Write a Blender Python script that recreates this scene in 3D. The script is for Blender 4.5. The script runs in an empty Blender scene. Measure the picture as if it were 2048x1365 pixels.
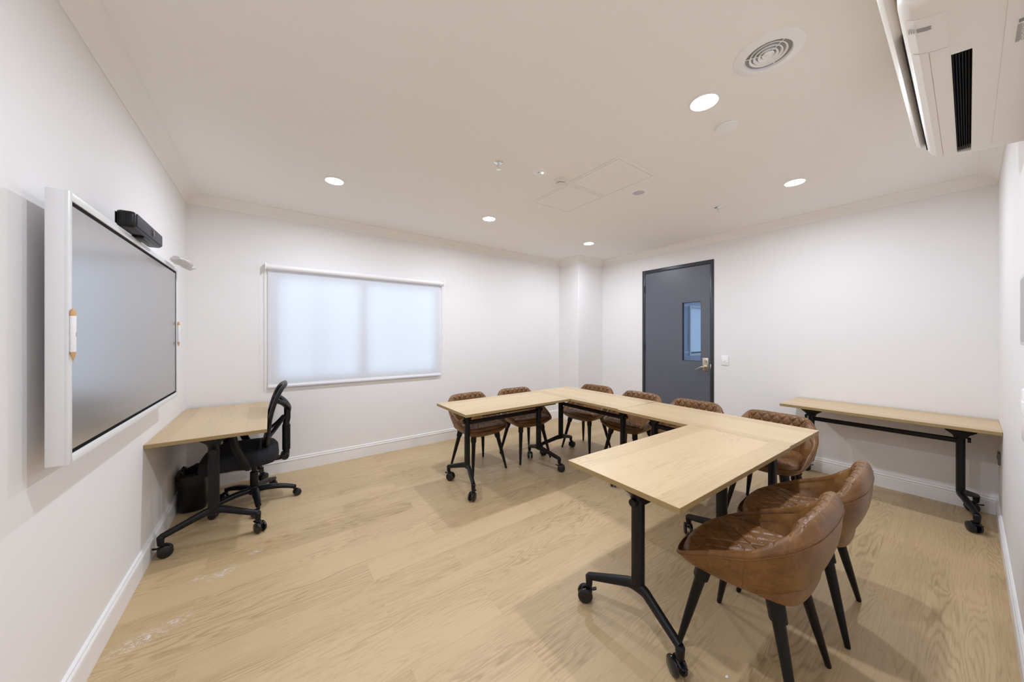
import bpy, bmesh, math, random
from mathutils import Vector, Matrix
R = math.radians
random.seed(7)
D = bpy.data
COL = bpy.context.scene.collection
sc = bpy.context.scene

# ------------------------------------------------------------------ camera, world, exposure
cam_d = D.cameras.new('camera'); cam = D.objects.new('camera', cam_d); COL.objects.link(cam)
YAW = .6279
cam.location = (0, 0, 1.35); cam.rotation_euler = (math.pi/2, 0, -YAW)
cam_d.sensor_fit = 'HORIZONTAL'; cam_d.sensor_width = 36
cam_d.lens = 663.2/2048*36; cam_d.shift_y = -9.6/2048
cam_d.clip_start = .01; cam_d.clip_end = 100
sc.camera = cam
sc.view_settings.view_transform = 'Standard'; sc.view_settings.look = 'None'
sc.view_settings.exposure = 0.0; sc.view_settings.gamma = 1; sc.view_settings.use_curve_mapping = False
LAMP_W = 14.5                       # each recessed downlight
LAMP_COL = (.90, .975, 1.10)
SKY_STRENGTH = 2.02
world = D.worlds.new('sky'); sc.world = world; world.use_nodes = True
bgn = world.node_tree.nodes['Background']
bgn.inputs[0].default_value = (.68, .81, 1.0, 1); bgn.inputs[1].default_value = SKY_STRENGTH
sc.cycles.max_bounces = 14; sc.cycles.diffuse_bounces = 8; sc.cycles.glossy_bounces = 5
sc.cycles.transmission_bounces = 8; sc.cycles.transparent_max_bounces = 12
sc.cycles.caustics_reflective = False; sc.cycles.caustics_refractive = False
sc.cycles.sample_clamp_indirect = 4
sc.cycles.use_denoising = True

# ------------------------------------------------------------------ room measures (metres)
H = 2.583; XL, XR, YF, YB = -.596, 4.431, -.131, 3.986     # left, right (door), front (air conditioner), back (window)
CX, CY = 3.863, 3.565                                         # boxed corner column
TOP = .723                                                    # table top height

# ------------------------------------------------------------------ mesh helpers
def obj(name, bm, mat, parent=None, smooth=True, angle=35, recalc=True):
    if recalc: bmesh.ops.recalc_face_normals(bm, faces=bm.faces)
    me = D.meshes.new(name); bm.to_mesh(me); bm.free()
    for m in (mat if isinstance(mat, (list, tuple)) else [mat]): me.materials.append(m)
    if smooth:
        for p in me.polygons: p.use_smooth = True
        me.set_sharp_from_angle(angle=R(angle))
    o = D.objects.new(name, me); COL.objects.link(o)
    if parent: o.parent = parent
    return o
def empty(name, loc=(0, 0, 0), rz=0, parent=None):
    o = D.objects.new(name, None); COL.objects.link(o)
    o.location = loc; o.rotation_euler = (0, 0, rz); o.empty_display_size = .1
    if parent: o.parent = parent
    return o
def tag(o, label=None, cat=None, group=None, kind=None):
    if label: o['label'] = label
    if cat: o['category'] = cat
    if group: o['group'] = group
    if kind: o['kind'] = kind
    return o
def dup(o, parent=None):
    c = o.copy(); COL.objects.link(c)
    if parent: c.parent = parent
    for ch in list(o.children): dup(ch, c)
    return c
def new(): return bmesh.new()
def box(bm, x0, x1, y0, y1, z0, z1, bev=0, seg=2, mi=0):
    v = [bm.verts.new((x, y, z)) for x in (x0, x1) for y in (y0, y1) for z in (z0, z1)]
    fs = [bm.faces.new([v[i] for i in q]) for q in ((0,1,3,2),(4,6,7,5),(0,4,5,1),(2,3,7,6),(0,2,6,4),(1,5,7,3))]
    for f in fs: f.material_index = mi
    if bev:
        es = set(e for f in fs for e in f.edges)
        bmesh.ops.bevel(bm, geom=list(es), offset=bev, segments=seg, affect='EDGES', profile=.5)
    return v
def frame_of(d):
    d = d.normalized(); up = Vector((0, 0, 1)) if abs(d.z) < .92 else Vector((0, 1, 0))
    a = d.cross(up).normalized(); b = a.cross(d).normalized()
    return a, b
def loft(bm, rings, caps=True, closed=True, mi=0):
    vs = [[bm.verts.new(p) for p in r] for r in rings]
    n = len(vs[0])
    for i in range(len(vs)-1):
        for j in range(n if closed else n-1):
            f = bm.faces.new((vs[i][j], vs[i][(j+1) % n], vs[i+1][(j+1) % n], vs[i+1][j])); f.material_index = mi
    if caps and closed:
        for r in (vs[0][::-1], vs[-1]):
            try: f = bm.faces.new(r); f.material_index = mi
            except ValueError: pass
    return vs
def tube(bm, pts, rads, n=14, caps=True, flat=1.0, a0=None, power=2.0, mi=0):
    """sweep an ellipse (rad, rad*flat) along pts; rads one number or one each; power>2 gives a squarer section"""
    pts = [Vector(p) for p in pts]
    if not isinstance(rads, (list, tuple)): rads = [rads]*len(pts)
    rings = []; ref = Vector(a0) if a0 else None
    for i, p in enumerate(pts):
        d = (pts[min(i+1, len(pts)-1)]-pts[max(i-1, 0)]).normalized()
        if ref is None: a, b = frame_of(d); ref = a
        a = (ref-d*ref.dot(d)).normalized(); b = d.cross(a).normalized(); ref = a
        rr = rads[i]; ru, rv = rr if isinstance(rr, (tuple, list)) else (rr, rr*flat)
        ring = []
        for k in range(n):
            t = 2*math.pi*k/n; c, s = math.cos(t), math.sin(t)
            e = 2/power
            ring.append(p+a*ru*math.copysign(abs(c)**e, c)+b*rv*math.copysign(abs(s)**e, s))
        rings.append(ring)
    return loft(bm, rings, caps, mi=mi)
def lathe(bm, prof, c=(0, 0, 0), n=40, axis='z', mi=0, cap=True):
    c = Vector(c); rings = []
    for r, h in prof:
        ring = []
        for k in range(n):
            t = 2*math.pi*k/n
            x, y = r*math.cos(t), r*math.sin(t)
            ring.append(c+(Vector((x, y, h)) if axis == 'z' else Vector((h, x, y)) if axis == 'x' else Vector((x, h, y))))
        rings.append(ring)
    return loft(bm, rings, cap, mi=mi)
def prism(bm, poly, a, b, axis='x', mi=0):
    """extrude a 2D polygon along an axis between a and b; poly coordinates are the other two axes in order"""
    def P(u, v, w): return (w, u, v) if axis == 'x' else (u, w, v) if axis == 'y' else (u, v, w)
    return loft(bm, [[P(u, v, a) for u, v in poly], [P(u, v, b) for u, v in poly]], mi=mi)
def cr(pts, n):
    """Catmull-Rom through pts (tuples), n samples per span"""
    P = [Vector(p) for p in pts]; out = []
    for i in range(len(P)-1):
        p0, p1, p2, p3 = P[max(i-1, 0)], P[i], P[i+1], P[min(i+2, len(P)-1)]
        for k in range(n):
            t = k/n
            out.append(.5*((2*p1)+(p2-p0)*t+(2*p0-5*p1+4*p2-p3)*t*t+(3*p1-p0-3*p2+p3)*t**3))
    out.append(P[-1].copy()); return out

# ------------------------------------------------------------------ materials
def mat(name, col=(.8, .8, .8), rough=.5, metal=0, spec=.5, **kw):
    m = D.materials.new(name); m.use_nodes = True
    b = m.node_tree.nodes['Principled BSDF']
    b.inputs['Base Color'].default_value = (*col, 1); b.inputs['Roughness'].default_value = rough
    b.inputs['Metallic'].default_value = metal; b.inputs['Specular IOR Level'].default_value = spec
    for k, v in kw.items(): b.inputs[k.replace('_', ' ')].default_value = v
    return m
class N:
    def __init__(s, m): s.nt = m.node_tree; s.b = s.nt.nodes.get('Principled BSDF')
    def n(s, t, **kw):
        x = s.nt.nodes.new(t)
        for k, v in kw.items(): setattr(x, k, v)
        return x
    def l(s, a, b): s.nt.links.new(a, b)
    def val(s, x, sock):
        if isinstance(x, (int, float)): sock.default_value = x
        else: s.l(x, sock)
    def math(s, op, a, b=0, c=None):
        x = s.n('ShaderNodeMath', operation=op); s.val(a, x.inputs[0]); s.val(b, x.inputs[1])
        if c is not None: s.val(c, x.inputs[2])
        return x.outputs[0]
    def coord(s, kind='Object'): return s.n('ShaderNodeTexCoord').outputs[kind]
    def mapping(s, v, scale=(1, 1, 1), loc=(0, 0, 0)):
        x = s.n('ShaderNodeMapping'); x.inputs['Scale'].default_value = scale; x.inputs['Location'].default_value = loc
        s.l(v, x.inputs['Vector']); return x.outputs[0]
    def noise(s, v, scale=5, detail=3, rough=.5, dist=0):
        x = s.n('ShaderNodeTexNoise'); x.inputs['Scale'].default_value = scale; x.inputs['Detail'].default_value = detail
        x.inputs['Roughness'].default_value = rough; x.inputs['Distortion'].default_value = dist
        s.l(v, x.inputs['Vector']); return x.outputs['Fac']
    def ramp(s, f, stops):
        x = s.n('ShaderNodeValToRGB'); e = x.color_ramp.elements
        while len(e) < len(stops): e.new(.5)
        for i, (p, c) in enumerate(stops): e[i].position = p; e[i].color = (*c, 1) if len(c) == 3 else c
        s.l(f, x.inputs[0]); return x.outputs[0]
    def mix(s, f, a, b, blend='MIX'):
        x = s.n('ShaderNodeMix', data_type='RGBA', blend_type=blend)
        s.val(f, x.inputs[0])
        for sk, v in ((x.inputs[6], a), (x.inputs[7], b)):
            if isinstance(v, tuple): sk.default_value = (*v, 1)
            else: s.l(v, sk)
        return x.outputs[2]
    def bump(s, h, strength=.1, dist=.002):
        x = s.n('ShaderNodeBump'); x.inputs['Strength'].default_value = strength; x.inputs['Distance'].default_value = dist
        s.l(h, x.inputs['Height']); s.l(x.outputs[0], s.b.inputs['Normal'])
def painted(name, col, rough, bump=.05, spec=.5):
    m = mat(name, col, rough, spec=spec); q = N(m); v = q.coord()
    q.l(q.mix(q.math('MULTIPLY', q.noise(v, 1.3, 3), .5), tuple(c*.985 for c in col), tuple(min(1, c*1.012) for c in col)), q.b.inputs['Base Color'])
    q.bump(q.noise(v, 260, 2), bump, .001); return m
M = {}
M['wall'] = painted('wall_paint', (.82, .805, .802), .62)
M['ceiling'] = painted('ceiling_paint', (.885, .865, .83), .8)
M['trim'] = painted('trim_paint', (.85, .84, .84), .38, .02)
M['white_plastic'] = mat('white_plastic', (.88, .88, .88), .32)
M['ac_plastic'] = painted('air_conditioner_plastic', (.80, .77, .72), .35, .01)
M['black_metal'] = painted('black_powder_coat', (.007, .007, .0085), .42, .10, .28)
M['black_plastic'] = mat('black_plastic', (.006, .006, .008), .36, spec=.35)
M['gloss_black'] = mat('gloss_black_plastic', (.008, .008, .010), .14)
M['dark_void'] = mat('dark_void', (.004, .004, .006), .8)
M['nickel'] = mat('satin_nickel', (.62, .56, .47), .3, 1)
M['chrome'] = mat('chrome', (.8, .8, .8), .15, 1)
M['grey_mark'] = mat('grey_print', (.22, .22, .22), .6)
M['light_mark'] = mat('pale_grey_print', (.42, .42, .41), .6)
def wood(name, light, dark, planks=None, rough=.42, contrast=1.0, strips=None, scuffs=False, grain_scale=1.0):
    m = mat(name, light, rough); q = N(m); v = q.coord()
    if not scuffs:
        oi = q.n('ShaderNodeObjectInfo'); cx = q.n('ShaderNodeCombineXYZ')
        q.l(q.math('MULTIPLY', oi.outputs['Random'], 9), cx.inputs[2]); q.l(q.math('MULTIPLY', oi.outputs['Random'], 5), cx.inputs[0])
        va = q.n('ShaderNodeVectorMath', operation='ADD'); q.l(v, va.inputs[0]); q.l(cx.outputs[0], va.inputs[1]); v2 = va.outputs[0]
    else: v2 = v
    rnd = None; mort = None
    if planks or strips:
        w, h, mo = planks or strips
        br = q.n('ShaderNodeTexBrick'); br.offset = .37; br.inputs['Scale'].default_value = 1
        br.inputs['Color1'].default_value = (0, 0, 0, 1); br.inputs['Color2'].default_value = (1, 1, 1, 1); br.inputs['Mortar'].default_value = (.5, .5, .5, 1)
        br.inputs['Brick Width'].default_value = w; br.inputs['Row Height'].default_value = h; br.inputs['Mortar Size'].default_value = mo
        br.inputs['Mortar Smooth'].default_value = .3; br.inputs['Bias'].default_value = 0
        q.l(q.mapping(v, loc=(.31 if planks else 5.31, .07, 0)), br.inputs['Vector'])
        rnd = q.n('ShaderNodeSeparateColor'); q.l(br.outputs['Color'], rnd.inputs[0]); rnd = rnd.outputs[0]; mort = br.outputs['Fac']
        cx = q.n('ShaderNodeCombineXYZ'); q.l(q.math('MULTIPLY', rnd, 13.7), cx.inputs[2]); q.l(q.math('MULTIPLY', rnd, 7.1), cx.inputs[0])
        va = q.n('ShaderNodeVectorMath', operation='ADD'); q.l(v2, va.inputs[0]); q.l(cx.outputs[0], va.inputs[1]); v2 = va.outputs[0]
    g = grain_scale
    n1 = q.noise(q.mapping(v2, (.9*g, 6.5*g, 1)), 1, 2.5, .45, .25)            # cathedral figure: contour lines of a stretched field
    rings = q.math('SINE', q.math('MULTIPLY', n1, 150))
    rings = q.math('POWER', q.math('MULTIPLY_ADD', rings, .5, .5), 2.2)
    fine = q.noise(q.mapping(v2, (5*g, 170*g, 1) if planks else (2.2, 210, 1)), 1, 4, .6)
    pores = q.noise(q.mapping(v2, (14*g, 420*g, 1)), 1, 2, .5)
    broad = q.noise(q.mapping(v2, (.7, 7, 1)), 1, 3, .5)
    figure = q.noise(q.mapping(v2, (1.1, 3, 1)), 1, 2, .5)
    amp = q.ramp(figure, [(.38, (0, 0, 0)), (.62, (1, 1, 1))])
    t = q.math('MULTIPLY', q.math('MULTIPLY', rings, amp), .58*contrast)
    t = q.math('ADD', t, q.math('MULTIPLY', q.math('SUBTRACT', fine, .5), 1.25*contrast))
    t = q.math('ADD', t, q.math('MULTIPLY', q.math('SUBTRACT', pores, .5), .8*contrast))
    t = q.math('ADD', t, q.math('MULTIPLY', q.math('SUBTRACT', broad, .35), .9*contrast))
    if rnd is not None: t = q.math('ADD', t, q.math('MULTIPLY', q.math('SUBTRACT', rnd, .5), (.35 if planks else .75)*contrast))
    x = q.n('ShaderNodeClamp'); q.l(t, x.inputs[0]); t = x.outputs[0]
    c = q.mix(t, light, dark)
    if mort is not None and planks: c = q.mix(q.math('MULTIPLY', mort, .22), c, tuple(d*.55 for d in dark))
    if scuffs:                                                                # white dusty scuffs trodden into the floor, left front
        tot = None
        for (px, py, sx, sy, rz) in ((-.46, 2.16, .15, .06, .3), (-.37, 2.2, .08, .04, .2), (-.22, 2.5, .10, .05, .5), (-.33, 2.52, .05, .03, .1), (-.08, 2.62, .05, .03, 0)):
            mp = q.n('ShaderNodeMapping'); mp.vector_type = 'TEXTURE'
            mp.inputs['Location'].default_value = (px, py, 0); mp.inputs['Rotation'].default_value = (0, 0, rz); mp.inputs['Scale'].default_value = (sx, sy, 1)
            q.l(v, mp.inputs['Vector'])
            ln = q.n('ShaderNodeVectorMath', operation='LENGTH'); q.l(mp.outputs[0], ln.inputs[0])
            f = q.ramp(ln.outputs['Value'], [(.15, (1, 1, 1)), (1.0, (0, 0, 0))])
            tot = f if tot is None else q.math('MAXIMUM', tot, f)
        sp = q.noise(q.mapping(v, (48, 66, 1)), 1, 5, .7)
        sp = q.ramp(sp, [(.48, (0, 0, 0)), (.62, (1, 1, 1))])
        c = q.mix(q.math('MULTIPLY', q.math('MULTIPLY', sp, tot), .85), c, (.78, .76, .74))
        q.val(q.math('MULTIPLY_ADD', fine, .12, rough-.05), q.b.inputs['Roughness'])
    q.l(c, q.b.inputs['Base Color'])
    q.bump(q.math('ADD', fine, pores), .12, .0006)
    return m
M['floor'] = wood('oak_vinyl_plank', (.56, .408, .232), (.34, .224, .108), planks=(1.22, .2, .0008), rough=.42, contrast=.92, scuffs=True)
M['tabletop'] = wood('pale_oak_laminate', (.60, .45, .27), (.42, .29, .155), rough=.36, contrast=.85, strips=(30.0, .115, .0))
M['edge'] = mat('oak_edge_band', (.33, .23, .10), .5)
def leather():
    m = mat('tan_leather', (.25, .11, .04), .40); q = N(m); v = q.coord()
    oi = q.n('ShaderNodeObjectInfo'); cx = q.n('ShaderNodeCombineXYZ'); q.l(q.math('MULTIPLY', oi.outputs['Random'], 11), cx.inputs[2])
    va = q.n('ShaderNodeVectorMath', operation='ADD'); q.l(v, va.inputs[0]); q.l(cx.outputs[0], va.inputs[1]); v2 = va.outputs[0]
    n = q.noise(v2, 9, 5, .62, .4)
    c = q.ramp(n, [(.3, (.112, .046, .0115)), (.5, (.168, .073, .0185)), (.72, (.235, .110, .032))])
    veins = q.noise(v2, 34, 4, .6, 1.5)
    c = q.mix(q.ramp(veins, [(.56, (0, 0, 0)), (.62, (.32, .32, .32)), (.68, (0, 0, 0))]), c, (.32, .16, .055))
    q.l(c, q.b.inputs['Base Color'])
    vo = q.n('ShaderNodeTexVoronoi'); vo.inputs['Scale'].default_value = 420; q.l(v, vo.inputs['Vector'])
    q.val(q.math('MULTIPLY_ADD', n, .22, .25), q.b.inputs['Roughness'])
    q.bump(q.math('ADD', q.math('MULTIPLY', vo.outputs['Distance'], .6), q.math('MULTIPLY', veins, .8)), .22, .0012)
    return m
M['leather'] = leather()
M['stitch'] = mat('stitching_thread', (.28, .14, .055), .7)
M['screen'] = mat('matte_screen_glass', (.035, .037, .041), .23, IOR=8.0)
M['bezel_black'] = mat('screen_border_black', (.003, .003, .004), .7, spec=.08)
M['tv_white'] = mat('display_white_casing', (.74, .745, .75), .35)
M['fabric_black'] = mat('black_upholstery', (.009, .009, .013), .9)
M['door'] = painted('grey_door_paint', (.110, .118, .145), .38, .04)
M['door_frame'] = painted('charcoal_frame_paint', (.030, .033, .040), .33, .03)
M['pen_wood'] = mat('pen_tip_tan', (.62, .38, .18), .5)
def emis(name, col, s):
    m = D.materials.new(name); m.use_nodes = True; nt = m.node_tree; nt.nodes.clear()
    e = nt.nodes.new('ShaderNodeEmission'); e.inputs[0].default_value = (*col, 1); e.inputs[1].default_value = s
    o = nt.nodes.new('ShaderNodeOutputMaterial'); nt.links.new(e.outputs[0], o.inputs[0]); return m
M['lamp'] = emis('lit_lamp_diffuser', (1, 1, 1), 14)
M['led'] = emis('lit_indicator', (.9, 1, 1), 6)
def shader_mix(name, build):
    m = D.materials.new(name); m.use_nodes = True; nt = m.node_tree; nt.nodes.clear()
    o = nt.nodes.new('ShaderNodeOutputMaterial'); nt.links.new(build(nt), o.inputs[0]); return m
def _glass(tint, refl):
    def f(nt):
        t = nt.nodes.new('ShaderNodeBsdfTransparent'); t.inputs[0].default_value = (*tint, 1)
        g = nt.nodes.new('ShaderNodeBsdfGlossy'); g.inputs['Roughness'].default_value = .02
        fr = nt.nodes.new('ShaderNodeFresnel'); fr.inputs[0].default_value = refl
        mx = nt.nodes.new('ShaderNodeMixShader'); nt.links.new(fr.outputs[0], mx.inputs[0]); nt.links.new(t.outputs[0], mx.inputs[1]); nt.links.new(g.outputs[0], mx.inputs[2])
        return mx.outputs[0]
    return f
M['glass'] = shader_mix('window_glass', _glass((.95, .97, .98), 1.3))
M['door_glass'] = shader_mix('vision_panel_glass', _glass((.84, .92, 1.0), 1.5))
def _blind(nt):
    d = nt.nodes.new('ShaderNodeBsdfDiffuse'); d.inputs[0].default_value = (.50, .50, .52, 1)
    t = nt.nodes.new('ShaderNodeBsdfTranslucent'); t.inputs[0].default_value = (.40, .42, .44, 1)
    a = nt.nodes.new('ShaderNodeAddShader'); nt.links.new(d.outputs[0], a.inputs[0]); nt.links.new(t.outputs[0], a.inputs[1])
    tr = nt.nodes.new('ShaderNodeBsdfTransparent'); mx = nt.nodes.new('ShaderNodeMixShader'); mx.inputs[0].default_value = .03
    nt.links.new(a.outputs[0], mx.inputs[1]); nt.links.new(tr.outputs[0], mx.inputs[2]); return mx.outputs[0]
M['blind'] = shader_mix('translucent_blind_fabric', _blind)
def _mesh(nt):
    d = nt.nodes.new('ShaderNodeBsdfDiffuse'); d.inputs[0].default_value = (.012, .012, .015, 1)
    tr = nt.nodes.new('ShaderNodeBsdfTransparent'); mx = nt.nodes.new('ShaderNodeMixShader')
    tc = nt.nodes.new('ShaderNodeTexCoord'); ch = nt.nodes.new('ShaderNodeTexChecker'); ch.inputs['Scale'].default_value = 420
    ch.inputs['Color1'].default_value = (0, 0, 0, 1); ch.inputs['Color2'].default_value = (.5, .5, .5, 1)
    nt.links.new(tc.outputs['Object'], ch.inputs['Vector']); nt.links.new(ch.outputs['Fac'], mx.inputs[0])
    m2 = nt.nodes.new('ShaderNodeMath'); m2.operation = 'MULTIPLY'; m2.inputs[1].default_value = .35
    nt.links.new(ch.outputs['Fac'], m2.inputs[0]); nt.links.new(m2.outputs[0], mx.inputs[0])
    nt.links.new(d.outputs[0], mx.inputs[1]); nt.links.new(tr.outputs[0], mx.inputs[2]); return mx.outputs[0]
M['mesh'] = shader_mix('open_mesh_fabric', _mesh)
def _wrap(nt):
    t = nt.nodes.new('ShaderNodeBsdfTransparent'); d = nt.nodes.new('ShaderNodeBsdfDiffuse'); d.inputs[0].default_value = (.85, .85, .85, 1)
    g = nt.nodes.new('ShaderNodeBsdfGlossy'); g.inputs['Roughness'].default_value = .15
    m1 = nt.nodes.new('ShaderNodeMixShader'); m1.inputs[0].default_value = .55; nt.links.new(t.outputs[0], m1.inputs[1]); nt.links.new(d.outputs[0], m1.inputs[2])
    m2 = nt.nodes.new('ShaderNodeMixShader'); m2.inputs[0].default_value = .16; nt.links.new(m1.outputs[0], m2.inputs[1]); nt.links.new(g.outputs[0], m2.inputs[2]); return m2.outputs[0]
M['wrap'] = shader_mix('clear_plastic_wrap', _wrap)

# ------------------------------------------------------------------ room shell
def struct(name, bm, m, smooth=False):
    return tag(obj(name, bm, m, smooth=smooth), kind='structure')
T = .12
b = new(); box(b, XL-T, XR+T, YF-T, YB+T, -.1, 0); struct('floor', b, M['floor'])
b = new(); box(b, XL-T, XR+T, YF-T, YB+T, H, H+.1); struct('ceiling', b, M['ceiling'])
b = new(); box(b, XL-T, XL, YF-T, YB+T, 0, H); struct('wall_left', b, M['wall'])
b = new(); box(b, XL, XR, YF-T, YF, 0, H); struct('wall_front', b, M['wall'])
WX0, WX1, WZ0, WZ1 = .015, 1.715, .885, 1.975           # window opening
b = new()
box(b, XL, WX0, YB, YB+T, 0, H); box(b, WX1, XR, YB, YB+T, 0, H)
box(b, WX0, WX1, YB, YB+T, 0, WZ0); box(b, WX0, WX1, YB, YB+T, WZ1, H)
struct('wall_back', b, M['wall'])
DY0, DY1, DZ = 1.851, 2.827, 2.306                       # door frame outside
b = new()
box(b, XR, XR+T, YF-T, DY0, 0, H); box(b, XR, XR+T, DY1, YB+T, 0, H); box(b, XR, XR+T, DY0, DY1, DZ, H)
struct('wall_right', b, M['wall'])
b = new(); box(b, CX, XR, CY, YB, 0, H, .004, 2)
struct('wall_corner', b, M['wall'])
# mitred runs of skirting and cove along the room outline
POLY = [(XL, YF), (XR, YF), (XR, CY), (CX, CY), (CX, YB), (XL, YB)]
def off(i, d):
    n = len(POLY); p0, p1, p2 = Vector(POLY[i-1]), Vector(POLY[i]), Vector(POLY[(i+1) % n])
    a = (p1-p0).normalized(); c = (p2-p1).normalized()
    return p1+d*(Vector((-a.y, a.x))+Vector((-c.y, c.x)))
def run(bm, i, prof, cut0=None, cut1=None):
    n = len(POLY); rings = []
    for end, cut in ((i, cut0), ((i+1) % n, cut1)):
        ring = []
        for d, z in prof:
            p = off(end, d)
            if cut is not None:
                a = Vector(POLY[i]); u = (Vector(POLY[(i+1) % n])-a).normalized()
                p = a+u*cut+d*Vector((-u.y, u.x))
            ring.append((p.x, p.y, z))
        rings.append(ring)
    loft(bm, rings)
SK = [(0, 0), (.011, 0), (.011, .096), (.0085, .100), (.0085, .103), (.014, .106), (.015, .112), (.012, .118), (.008, .121), (.008, .125), (.011, .128), (.010, .134), (.004, .1385), (0, .139)]
sides = ['front', 'right', 'column_right', 'column_left', 'back', 'left']
for i, s in enumerate(sides):
    b = new()
    if s == 'right':
        run(b, i, SK, None, DY0-YF); run(b, i, SK, DY1-YF, None)
    else: run(b, i, SK)
    tag(obj('baseboard_'+s, b, M['trim'], angle=25), kind='structure')
CV = [(0, 2.501), (.006, 2.501), (.006, 2.506)]
for k in range(11):                                       # scooped cove
    a = k/10*math.pi/2
    CV.append((.084-.078*math.cos(a), 2.506+.071*math.sin(a)))
CV += [(.088, 2.577), (.088, H), (0, H)]
for i, s in enumerate(sides):
    b = new(); run(b, i, CV); tag(obj('trim_cove_'+s, b, M['ceiling'], angle=25), kind='structure')

# ------------------------------------------------------------------ window
w = empty('window_1', (0, 0, 0)); tag(w, kind='structure')
b = new(); y0, y1 = YB+.045, YB+.095; F = .05
box(b, WX0, WX0+F, y0, y1, WZ0, WZ1, .004); box(b, WX1-F, WX1, y0, y1, WZ0, WZ1, .004)
box(b, WX0+F, WX1-F, y0, y1, WZ0, WZ0+F, .004); box(b, WX0+F, WX1-F, y0, y1, WZ1-F, WZ1, .004)
box(b, .79, .885, y0-.005, y1, WZ0+F, WZ1-F, .004); box(b, .405, .42, y0+.01, y1-.01, WZ0+F, WZ1-F)
obj('window_frame', b, M['white_plastic'], w)
for a, c in ((WX0+F, .405), (.42, .79), (.885, WX1-F)):
    b = new(); box(b, a, c, YB+.068, YB+.074, WZ0+F, WZ1-F); obj('pane', b, M['glass'], w, smooth=False)
b = new(); box(b, WX0-.0, WX1, YB+.002, YB+.05, WZ0-.0, WZ0+.012, .003); obj('window_sill', b, M['trim'], w)

# roller blind
bl = empty('roller_blind', (.865, 3.93, .84))
tag(bl, 'white translucent roller blind pulled down over the daylit window', 'blind')
def L(bm_obj, root):                                       # world-built geometry parented under an empty
    bm_obj.parent = root; bm_obj.matrix_parent_inverse = Matrix.Translation(-Vector(root.location)); return bm_obj
b = new(); lathe(b, [(.001, -.04), (.0275, -.04), (.0275, 1.765), (.001, 1.765)], (0, 3.935, 2.018), 32, 'x'); L(obj('roller_tube', b, M['trim']), bl)
b = new()
n = 40
fab = [[(-.025+1.775*i/n, 3.9618+.0010*math.sin(i*1.3)*(1-k/8), 2.020-(2.020-.872)*k/8) for i in range(n+1)] for k in range(9)]
loft(b, fab, caps=False, closed=False)
L(obj('blind_fabric', b, M['blind'], recalc=False), bl)
b = new(); box(b, -.025, 1.75, 3.958, 3.964, .874, .884, .001); L(obj('hem_band', b, M['trim']), bl)
b = new(); tube(b, [(-.027, 3.961, .861), (1.752, 3.961, .861)], [(.0145, .007)]*2, 16, a0=(0, 0, 1), power=2.4)
L(obj('bottom_rail', b, mat('rail_fabric_white', (.80, .82, .90), .3)), bl)
for x in (-.049, 1.766):
    b = new(); box(b, x, x+.008, 3.90, YB, 1.985, 2.055, .003); L(obj('bracket', b, M['white_plastic']), bl)
b = new()
for dy in (0, .022):
    tube(b, [(1.778, 3.925+dy, 2.02), (1.779, 3.927+dy, 1.6), (1.778, 3.932+dy*.6, 1.16)], .0016, 6)
tube(b, [(1.778, 3.932, 1.16), (1.778, 3.938, 1.145), (1.778, 3.945, 1.16)], .0025, 6)
L(obj('pull_chain', b, M['white_plastic']), bl)
b = new()
tube(b, [(-.046, 3.955, 2.0), (-.046, 3.965, .84)], .0025, 6)
L(obj('guide_wire', b, M['white_plastic']), bl)

# ------------------------------------------------------------------ door and what lies beyond it
d = empty('door_1', (XR, (DY0+DY1)/2, 0)); tag(d, kind='structure')
def DL(o): return L(o, d)
b = new(); fw = .042; fx0, fx1 = XR-.006, XR+T
box(b, fx0, fx1, DY0, DY0+fw, 0, DZ, .002); box(b, fx0, fx1, DY1-fw+.004, DY1, 0, DZ, .002); box(b, fx0, fx1, DY0+fw, DY1-fw+.004, DZ-.046, DZ, .002)
box(b, XR+.05, XR+.075, DY0+fw, DY0+fw+.012, 0, DZ-.046); box(b, XR+.05, XR+.075, DY1-fw-.01, DY1-fw+.004, 0, DZ-.046)
DL(obj('door_frame', b, M['door_frame']))
ly0, ly1, lz = DY0+fw+.004, DY1-fw, DZ-.050
py0, py1, pz0, pz1 = 2.005, 2.246, 1.027, 1.797
b = new(); lx0, lx1 = XR+.004, XR+.046
box(b, lx0, lx1, ly0, py0, .008, lz); box(b, lx0, lx1, py1, ly1, .008, lz); box(b, lx0, lx1, py0, py1, .008, pz0); box(b, lx0, lx1, py0, py1, pz1, lz)
bmesh.ops.remove_doubles(b, verts=b.verts, dist=.0005)
DL(obj('door_leaf', b, M['door'], smooth=False))
b = new(); q = .006
for a in ((py0, py0+q, pz0, pz1), (py1-q, py1, pz0, pz1), (py0+q, py1-q, pz0, pz0+q), (py0+q, py1-q, pz1-q, pz1)):
    box(b, lx0+.004, lx1-.004, a[0], a[1], a[2], a[3])
DL(obj('glazing_bead', b, M['door_frame']))
b = new(); box(b, XR+.022, XR+.028, py0+q, py1-q, pz0+q, pz1-q); DL(obj('vision_panel', b, M['door_glass'], smooth=False))
for z in (2.03, 1.19, .3):
    b = new(); lathe(b, [(.001, z-.05), (.008, z-.05), (.008, z+.05), (.001, z+.05)], (XR-.004, ly1+.004, 0), 12); DL(obj('hinge', b, M['black_plastic']))
hp = None
b = new(); box(b, XR-.002, XR+.005, 1.915, 1.985, .915, 1.075, .002); hp = DL(obj('handle_plate', b, M['nickel']))
b = new()
lathe(b, [(.001, -.016), (.013, -.016), (.016, -.012), (.017, 0), (.017, .005)], (XR-.001, 1.951, 1.035), 20, 'x')
o = obj('key_cylinder', b, M['nickel']); DL(o)
b = new()
lathe(b, [(.02, 0), (.02, -.008), (.011, -.012), (.011, -.045), (.001, -.046)], (XR-.001, 1.951, .965), 20, 'x')
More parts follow.
